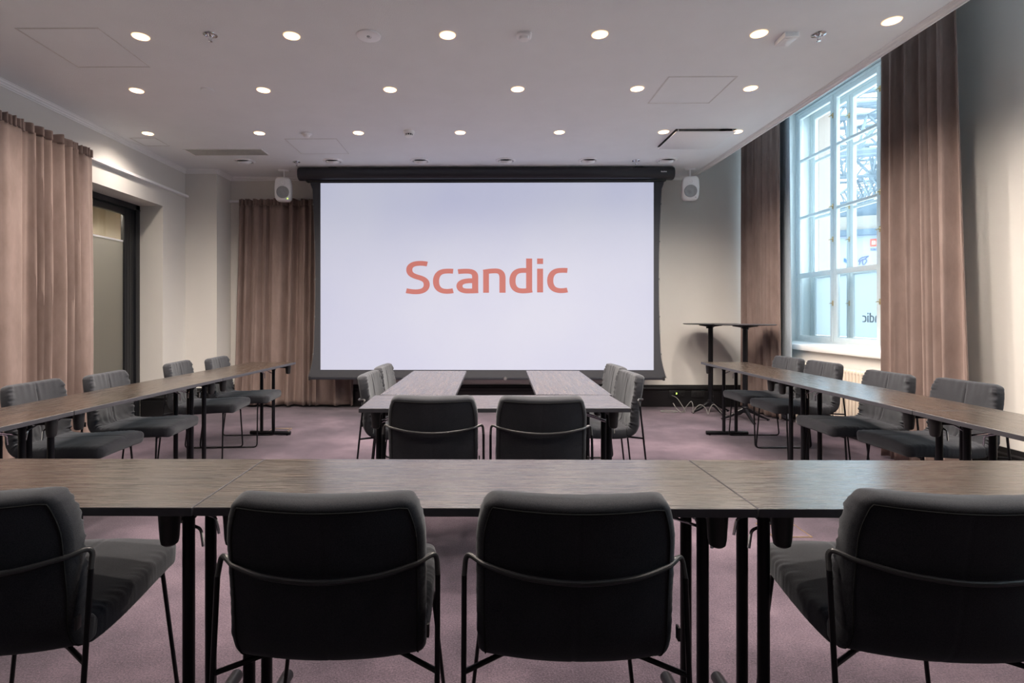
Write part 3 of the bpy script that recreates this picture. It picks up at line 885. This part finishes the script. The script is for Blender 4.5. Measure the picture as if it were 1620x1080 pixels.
def make_chair(label, loc, rz, group):
    t = thing('upholstered_chair', label, 'chair', loc, rz, group)
    # path direction front -> rear; normal (left-hand) must point up to the sitter
    bm = pad([(-.185, .427), (-.10, .422), (0, .424), (.12, .430), (.22, .432), (.285, .424)], .222, .034, -.006+.0, crease=.003, seed=1.3, gath=.0026, endr=(.03, .032), corner=(.03, .05),
             widthf=lambda v: .97+.03*sin(pi*v))
    bmesh.ops.recalc_face_normals(bm, faces=bm.faces[:])
    obj('seat', bm, M['fabric'], t, angle=70)
    SM = []
    bm = pad([(-.288, .795), (-.272, .700), (-.258, .600), (-.247, .520), (-.236, .465), (-.205, .425), (-.150, .412)], .222, .030, .034, crease=.0060, seed=4.1, gath=.0085, endr=(.020, .03), corner=(.030, .02),
             widthf=lambda v: .885+.115*sin(pi/2*min(1, v/.26)) - .02*max(0, v-.6)/.4, seam=SM)
    bk = obj('backrest', bm, M['fabric'], t, angle=70)
    SM = [x for x in SM if x[0] > .017][:78]
    A = [r[0]-n*.0006 for _, r, n in SM][::-1]; B = [r[-1]-n*.0006 for _, r, n in SM]
    top = [p-SM[0][2]*.0006 for p in SM[0][1]]
    bm = BM(); tube(bm, A[::2]+top[2:-2:3]+B[::2], .0021, 6); obj('piping', bm, M['piping'], bk)
    bm = BM(); box(bm, .226, .232, -.262, -.245, .47, .50, .001); obj('fabric_tag', bm, M['blackp'], bk)
    rr = .0062
    bm = BM()
    pts = fillet([(-.250, -.240, .600), (-.2465, -.225, .648), (-.205, -.267, .640)], .022, 6)
    mid = smooth_path([(-.205, -.267, .640), (-.12, -.301, .628), (0, -.313, .621), (.12, -.301, .628), (.205, -.267, .640)], 8)
    pts2 = [Vector((-p.x, p.y, p.z)) for p in pts][::-1]
    tube(bm, list(pts)[:-1]+mid+pts2[1:], rr, 10)
    obj('back_rail', bm, M['satin'], t)
    for s in (-1, 1):
        bm = BM()
        pts = fillet([(s*.250, -.240, .602), (s*.250, -.305, .0062), (s*.249, .195, .0062), (s*.205, .185, .398)], .035, 7)
        tube(bm, pts, rr, 10)
        obj('sled_leg', bm, M['black'], t)
    bm = BM()
    tube(bm, fillet([(-.250, -.262, .395), (-.13, -.15, .384), (.13, -.15, .384), (.250, -.262, .395)], .05, 6), rr, 10)
    obj('seat_support', bm, M['black'], t)
    bm = BM(); tube(bm, [(-.205, .183, .385), (.205, .183, .385)], rr, 10); obj('front_crossbar', bm, M['black'], t)
    for s in (-1, 1):
        for y in (-.21, .09):
            bm = BM(); box(bm, s*.249-.008, s*.249+.008, y, y+.06, .0, .010, .003); obj('floor_glide', bm, M['blackp'], t)
    return t
GF = 'front chairs with their backs to the camera'; GU = 'chairs around the central U'; GL_ = 'chairs along the left wall'; GW = 'chairs along the window side'
C0 = make_chair('charcoal upholstered chair in the foreground, right of centre, back to the camera', (.213, 1.470, 0), R(-1), GF)
def ch(x, y, rz, lab, g): return dup(C0, (x, y, 0), R(rz), lab, g)
ch(-.358, 1.470, 1.5, 'charcoal upholstered chair in the foreground, left of centre, back to the camera', GF)
ch(-1.185, 1.475, 5, 'charcoal upholstered chair cut off by the left edge of the picture in the foreground', GF)
ch(1.082, 1.475, -6.5, 'charcoal upholstered chair in the right foreground, turned slightly, cut off by the edge', GF)
ch(-.248, 2.93, 1, 'dark chair at the near side of the central U, the left of the pair', GU)
ch(.295, 2.92, -1, 'dark chair at the near side of the central U, the right of the pair', GU)
ch(-.52, 3.72, -92, 'brown-lit chair at the left side of the central U, nearer the camera', GU)
ch(-.52, 4.26, -92, 'chair at the left side of the central U, nearer the screen', GU)
ch(.770, 3.755, 93, 'brown-lit chair at the right side of the central U, nearer the camera', GU)
ch(.795, 4.265, 92, 'chair at the right side of the central U, nearer the screen', GU)
ch(-2.41, 3.20, -88, 'chair along the left wall, nearest the camera, cut by the left edge', GL_)
ch(-2.34, 3.73, -86, 'chair along the left wall, second from the camera, in front of the curtain end', GL_)
ch(-2.33, 4.60, -84, 'chair along the left wall, third from the camera, in front of the pale pillar', GL_)
ch(-2.24, 5.09, -86, 'chair along the left wall, farthest from the camera', GL_)
ch(2.67, 3.285, 91, 'chair on the window side, nearest the camera against the bare wall', GW)
ch(2.575, 3.79, 90, 'chair on the window side in front of the big pink curtain', GW)
ch(2.65, 4.62, 91, 'chair on the window side in front of the radiator, third from the camera', GW)
ch(2.64, 5.13, 91, 'chair on the window side, farthest from the camera', GW)

# ------------------------------------------------------------------ bar tables
def bar_table(x, y, rz, lab):
    t = thing('bar_table', lab, 'bar table', (x, y, 0), rz, 'round bar tables in the back corner')
    bm = BM(); lathe(bm, [(.001, 1.078), (.30, 1.078), (.318, 1.084), (.32, 1.088), (.318, 1.090), (.001, 1.090)], seg=56); obj('tabletop', bm, M['edge'], t)
    bm = BM(); lathe(bm, [(.030, 1.040), (.045, 1.050), (.13, 1.064), (.135, 1.077)], seg=32); box(bm, -.05, -.03, -.02, .02, 1.03, 1.06, .002); obj('mounting_plate', bm, M['black'], t)
    bm = BM(); cyl(bm, (0, 0, .10), (0, 0, 1.05), .028, seg=28); obj('column', bm, M['black'], t)
    bm = BM(); lathe(bm, [(.001, .085), (.034, .088), (.036, .10), (.036, .15), (.028, .158)], seg=24); obj('hub', bm, M['black'], t)
    for k in range(4):
        a = k*pi/2; c, s = cos(a), sin(a)
        bm = BM()
        sec = lambda r, z, w, h: [Vector((r*c-s*q*w, r*s+c*q*w, z+e*h)) for q, e in ((-1, -1), (1, -1), (1, .6), (.6, 1), (-.6, 1), (-1, .6))]
        skin(bm, [sec(.02, .125, .016, .022), sec(.07, .098, .016, .020), sec(.17, .046, .014, .014), sec(.245, .018, .013, .009), sec(.262, .014, .012, .006)])
        cyl(bm, (.245*c, .245*s, 0), (.245*c, .245*s, .012), .011, seg=12)
        obj('star_foot', bm, M['black'], t)
    return t
bar_table(2.80, 6.66, R(15), 'round black bar table, the left and farther one of two in the back corner')
bar_table(2.985, 6.17, R(85), 'round black bar table, the right and nearer of two, before the corner curtain')

# ------------------------------------------------------------------ radiator
rd = thing('radiator', 'cream column radiator below the window sill', 'radiator', (3.505, 5.40, 0))
for i in range(27):
    y = -.60+i*.0455
    bm = BM()
    for dx in (-.034, .034):
        skin(bm, [[Vector((dx+.017*cos(2*pi*k/12), y+.0175*sin(2*pi*k/12)*sc2, z)) for k in range(12)] for z, sc2 in ((.20, .5), (.215, 1), (.65, 1), (.668, .8), (.675, .3))])
    box(bm, -.05, .05, y-.019, y+.019, .205, .235, .008); box(bm, -.05, .05, y-.020, y+.020, .632, .672, .012)
    obj('section', bm, M['rad'], rd, angle=45)
bm = BM()
for y in (-.5, .5): box(bm, -.03, .095, y-.012, y+.012, .24, .26, .002); box(bm, -.03, .095, y-.012, y+.012, .60, .62, .002)
cyl(bm, (0, .60, .225), (0, .66, .225), .012, seg=12); cyl(bm, (0, .66, .225), (0, .66, .0), .010, seg=12)
obj('mounting_and_pipe', bm, M['rad'], rd)

# ------------------------------------------------------------------ sockets, cables, floor boxes
def socket(x, w, lab, n):
    t = thing('wall_socket_panel', lab, 'socket panel', (x, YB-.022, .17))
    bm = BM(); box(bm, -w/2, w/2, -.012, 0, -.045, .045, .003); obj('face_plate', bm, M['blackp'], t)
    for i in range(n):
        cx = -w/2+w*(i+.5)/n
        bm = BM(); lathe(bm, [(.024, -.0115), (.024, -.016), (.020, -.016), (.019, -.011), (.001, -.011)], (cx, 0, 0), 24, 'y')
        for s in (-1, 1): cyl(bm, (cx+s*.009, -.0115, 0), (cx+s*.009, -.0135, 0), .003, seg=8)
        obj('outlet', bm, M['frame'], t)
socket(2.53, .20, 'black socket panel on the back baseboard with the green lit plug', 3)
socket(2.80, .17, 'black double socket panel on the back baseboard behind the bar table', 2)
t = thing('plug_adapter', 'small plug with a green light in the left socket panel', 'plug', (2.505, 7.035, .18))
bm = BM(); box(bm, -.014, .014, -.035, .010, -.018, .018, .004); obj('plug_body', bm, M['blackp'], t)
bm = BM(); box(bm, -.006, .006, -.0365, -.034, -.008, .012, .001); obj('indicator', bm, M['green'], t)
t = thing('cable_tag', 'small white tag hanging from the right socket panel', 'tag', (2.975, 7.043, .15))
bm = BM(); box(bm, -.018, .018, -.004, .0, -.02, .004, .001); tube(bm, fillet([(-.006, -.002, .0), (-.004, -.002, .03), (.004, -.002, .03), (.006, -.002, .0)], .006), .0018, 6); obj('tag_plate', bm, M['label_w'], t)
def px(pts, Y):
    return [((a-763)/856*yy, yy, max(.006, CAM_Z-(b_-498)/856*yy)) for (a, b_), yy in zip(pts, Y)]
bm = BM()
pl = px([(1062, 625), (1070, 629), (1077, 639), (1083, 649), (1078, 652)], [6.98, 6.93, 6.85, 6.72, 6.62])
tube(bm, smooth_path(pl, 8), .0045, 8)
cp = []
for k in range(41):
    a = 2*pi*k/40*1.9; cp.append((2.30+.10*cos(a)*(1+.05*k/40), 6.68+.06*sin(a), .006+.004*k/40))
tube(bm, cp, .0045, 8)
tag(obj('grey_cable', bm, M['cable']), 'thin grey cable from the green plug, coiled on the carpet', 'cable')
bm = BM()
pl = px([(1064, 637), (1070, 646), (1078, 651), (1085, 642), (1092, 634.5), (1095, 640), (1095, 652), (1099, 645), (1107, 639.5), (1115, 645), (1119, 654), (1122, 645), (1127, 639), (1133, 643), (1141, 653), (1150, 657), (1160, 652), (1172, 651)],
        [6.75, 6.66, 6.60, 6.55, 6.52, 6.50, 6.50, 6.48, 6.45, 6.44, 6.42, 6.42, 6.41, 6.41, 6.40, 6.38, 6.42, 6.46])
tube(bm, smooth_path(pl, 10), .0045, 8)
tag(obj('springy_cable', bm, M['cable']), 'grey cable looping in arches in front of the bar tables', 'cable')
def floorbox(x0, x1, y0, y1, lab):
    t = thing('floor_socket_box', lab, 'floor box', ((x0+x1)/2, (y0+y1)/2, 0))
    w, h = (x1-x0)/2, (y1-y0)/2; f = .006
    bm = BM()
    for a in ((-w, w, -h, -h+f), (-w, w, h-f, h), (-w, -w+f, -h+f, h-f), (w-f, w, -h+f, h-f)): box(bm, *a, 0, .004, .001, 1)
    box(bm, -w+.02, w-.02, h-.035, h-.031, 0, .004)
    obj('brass_rim', bm, M['brass'], t, smooth=False)
    bm = BM(); box(bm, -w+f, w-f, -h+f, h-f, 0, .0025); obj('carpet_inlay', bm, M['carpet'], t, smooth=False)
floorbox(1.565, 1.775, 2.92, 3.115, 'brass-rimmed square floor box under the right end of the foreground tables')
floorbox(-2.20, -2.00, 5.50, 5.68, 'brass-rimmed floor box beside the foot of the far left table')

# ------------------------------------------------------------------ outside: banner wall and glazed roof
O = Vector((17.7, 25.0, 0)); D = Vector((.914, -.405, 0)); Nn = Vector((-.405, -.914, 0))
bt = thing('advertising_banner', 'pale blue advertising banner seen through the window', 'banner', O)
def on(t_, z, off=0): return D*t_+Nn*off+Vector((0, 0, z))
def slab(bm, t0, t1, z0, z1, o0, o1):
    skin(bm, [[on(a, z, o) for a, z in ((t0, z0), (t1, z0), (t1, z1), (t0, z1))] for o in (o0, o1)])
bm = BM(); slab(bm, -9, 7, -3, 4.85, -.1, 0); obj('banner_sheet', bm, M['paper'], bt, smooth=False)
# picture px -> position along the banner
def tpos(pxx, pyy):
    a = (pxx-755.5)/856; th = R(.5); dx, dy = a*cos(th)-sin(th), a*sin(th)+cos(th)
    # solve O + D t = k*(dx,dy)
    det = dx*(-D.y)-dy*(-D.x)
    k = (O.x*(-D.y)-O.y*(-D.x))/det
    t_ = (k*dx-O.x)/D.x
    return t_, CAM_Z+(498-pyy)/856*k
t0, z0 = tpos(1376.3, 378); t1, z1 = tpos(1376.3, 390)
S_ = z0-z1
bm = BM()
def rr(a0, a1, b0, b1, o0=.0, o1=.02): slab(bm, t0+a0*S_, t0+a1*S_, z1+b0*S_, z1+b1*S_, o0, o1)
rr(0, 1.0, 0, 1.0); obj('orange_square', bm, M['orange'], bt, smooth=False)
bm = BM()
rr(.20, .28, .25, .72, .02, .03); rr(.28, .56, .64, .72, .02, .03); rr(.50, .58, .25, .66, .02, .03); rr(.36, .43, .25, .55, .02, .03); rr(.70, .78, .25, .72, .02, .03)
obj('square_letters', bm, M['label_w'], bt, smooth=False)
bm = BM()
lh = .34*S_; zt = z1-.55*S_; q = t0+.05*S_
def ln(a, b_, w=.05):
    ax, az = a; bx, bz = b_; A = Vector((ax, az)); B = Vector((bx, bz)); u = (B-A).normalized(); n2 = Vector((-u.y, u.x))*w*S_/2
    skin(bm, [[on(p.x, p.y, o) for p in (A-n2, B-n2, B+n2, A+n2)] for o in (0, .02)])
lw = .16*S_; x = q
ln((x, zt), (x+lw, zt+lh)); ln((x+lw, zt), (x, zt+lh)); x += lw+.08*S_
ln((x, zt), (x, zt+lh)); x += .08*S_
ln((x, zt), (x+lw/2, zt+lh)); ln((x+lw/2, zt+lh), (x+lw, zt)); ln((x+.04*S_, zt+lh*.35), (x+lw-.04*S_, zt+lh*.35)); x += lw+.08*S_
for k in range(10):
    a, b_ = 2*pi*k/10, 2*pi*(k+1)/10; ln((x+lw/2+lw/2*cos(a), zt+lh/2+lh/2*sin(a)), (x+lw/2+lw/2*cos(b_), zt+lh/2+lh/2*sin(b_)))
x += lw+.08*S_
ln((x, zt), (x, zt+lh)); x += .08*S_
ln((x, zt), (x, zt+lh)); ln((x, zt+lh), (x+lw/2, zt)); ln((x+lw/2, zt), (x+lw, zt+lh)); ln((x+lw, zt+lh), (x+lw, zt)); x += lw+.08*S_
ln((x, zt), (x, zt+lh))
obj('small_letters', bm, M['ink'], bt, smooth=False)
bm = BM()
sg = [tpos(a, b_) for a, b_ in ((1359, 419), (1362, 412), (1368, 410), (1371, 413), (1366, 419), (1365, 412), (1374, 405), (1362, 408), (1358, 414))]
tube(bm, smooth_path([on(a, b_, .02) for a, b_ in sg], 6), .022, 5); obj('line_drawing', bm, M['ink'], bt)
bm = BM()
for quad in (((1309, 402), (1319, 398), (1319, 436), (1309, 436)), ((1335, 408), (1341, 411), (1341, 417), (1335, 414))):
    qq = [tpos(*p) for p in quad]
    skin(bm, [[on(a, b_, o) for a, b_ in qq] for o in (0, .02)])
obj('blue_figure', bm, M['bluefig'], bt, smooth=False)
def cap(name, z0_, z1_, o, mat, lab):
    bm = BM(); slab(bm, -9, 7, z0_, z1_, -.3, o); ob = obj(name, bm, mat, smooth=False, loc=O); tag(ob, lab, 'facade band'); return ob
cap('facade_ledge', 4.85, 5.12, .25, M['slate'], 'grey-blue ledge above the banner outside')
cap('facade_cornice', 5.12, 5.75, .05, M['beam'], 'pale plaster band above the ledge outside')
cap('gutter_roof', 5.75, 6.5, -.1, M['slate'], 'blue-grey lower roof edge outside')

def truss(name, lab, A, B, h, n, r=.06, double=True):
    A, B = Vector(A), Vector(B); t = thing(name, lab, 'roof truss', A, group='steel roof trusses outside the window')
    d = B-A; dn = d.normalized(); w = Vector((-dn.y, dn.x, 0)).normalized()*h*.45 if double else Vector()
    bm = BM()
    cyl(bm, (0, 0, 0), d, r, seg=6)
    tops = [w, -w] if double else [Vector()]
    for o in tops: cyl(bm, o+Vector((0, 0, h)), d+o+Vector((0, 0, h)), r, seg=6)
    obj('chord', bm, M['steel'], t)
    bm = BM()
    for i in range(n):
        a = d*(i/n); b_ = d*((i+.5)/n); c_ = d*((i+1)/n)
        for o in tops:
            cyl(bm, a, b_+o+Vector((0, 0, h)), r*.55, seg=5); cyl(bm, b_+o+Vector((0, 0, h)), c_, r*.55, seg=5)
        if double: cyl(bm, b_+w+Vector((0, 0, h)), b_-w+Vector((0, 0, h)), r*.5, seg=5)
    obj('web', bm, M['steel'], t)
for k, (xx, yy, zz) in enumerate(((9, 15.0, 5.6), (10, 18.5, 6.4), (11, 22, 6.5), (12, 26, 7.2))):
    truss('roof_truss', 'lattice steel roof truss outside the window, %s from the building' % ORD[k], (xx, yy, zz), (30, yy+1.5, zz+2.0-.2*k), 1.15, 15, .075)
truss('roof_truss', 'steel edge truss running away from the window outside', (12.2, 13, 5.5), (21.5, 32, 7.3), 1.0, 16, .07)
for k, (a, b_) in enumerate((((10, 18, 10.4), (26, 20, 8.4)), ((11, 21, 9.2), (27, 19, 11.2)), ((12, 24, 10.8), (28, 22, 8.6)))):
    bm = BM(); A, B = Vector(a), Vector(b_); cyl(bm, (0, 0, 0), B-A, .10, seg=8)
    tag(obj('roof_beam', bm, M['steel'], loc=A), 'single sloping tubular roof beam outside the top of the window, %s from the building' % ORD[k], 'roof beam', 'tubular roof beams outside')
gf = thing('roof_glazing_bars', 'fine glazing bars of the glass roof outside the window', 'glazing bars', (6, 9, 0))
bm = BM()
for i in range(12):
    x = 2+i*1.9; cyl(bm, (x, 4, 8.2), (x+2.5, 24, 9.0), .028, seg=5)
for j in range(6):
    y = 6+j*3.2; cyl(bm, (2, y, 8.2+(y-4)*.04), (26, y, 8.4+(y-4)*.04), .028, seg=5)
obj('bar_grid', bm, M['steel'], gf)

# ------------------------------------------------------------------ light
W = bpy.data.worlds.new('overcast_sky'); SC.world = W; W.use_nodes = True
nt = W.node_tree; bg = nt.nodes['Background']
tc = nt.nodes.new('ShaderNodeTexCoord'); sp = nt.nodes.new('ShaderNodeSeparateXYZ')
nt.links.new(tc.outputs['Generated'], sp.inputs[0])
nt.links.new(ramp(nt, sp.outputs['Z'], [(.0, (.42, .47, .52)), (.25, (.80, .91, 1.0)), (1, (.88, .95, 1.0))]), bg.inputs['Color'])
bg.inputs['Strength'].default_value = 6.3

def spot(x, y, z, e, size=152, blend=1, col=(1, .875, .76), rot=(0, 0, 0), soft=.045):
    l = bpy.data.lights.new('downlight_beam', 'SPOT'); l.energy = e; l.spot_size = R(size); l.spot_blend = blend
    l.color = col; l.shadow_soft_size = soft
    o = bpy.data.objects.new('downlight_beam', l); COL.objects.link(o); o.location = (x, y, z); o.rotation_euler = rot
    return o
ES = 108
for x, y in LIGHTS: spot(x, y, H-.012, ES*(.33 if x < -3.2 else 1.0 if x < -2.5 else .9 if x > 2.5 else 1.3 if x > 2.1 else .55 if (y > 5 and x < -1) else 1))
for x, y in BACKL: spot(x, y, H-.012, ES*(.6 if y > 2 else .25))
for i, y in enumerate((3.2, 5.4, 7.6, 9.2)): spot(-4.65, y, 2.72, 26, 172, .3, (1, .90, .78))
spot(-4.22, 5.75, 2.72, 9, 172, .5, (1, .88, .74))  # added unseen spot near the door glass, brightens its top into a gradient
for y0, y1 in WY:
    l = bpy.data.lights.new('sky_portal', 'AREA'); l.shape = 'RECTANGLE'; l.size = y1-y0; l.size_y = 2.95
    l.cycles.is_portal = True
    o = bpy.data.objects.new('sky_portal', l); COL.objects.link(o); o.location = (4.40, (y0+y1)/2, 2.32); o.rotation_euler = (0, R(90), 0)
    o.rotation_euler = (R(90), 0, R(90))

SC.view_settings.view_transform = 'Standard'
try: SC.view_settings.look = 'None'
except Exception: pass
SC.view_settings.gamma = 1; SC.view_settings.use_curve_mapping = False
SC.view_settings.exposure = 0.75
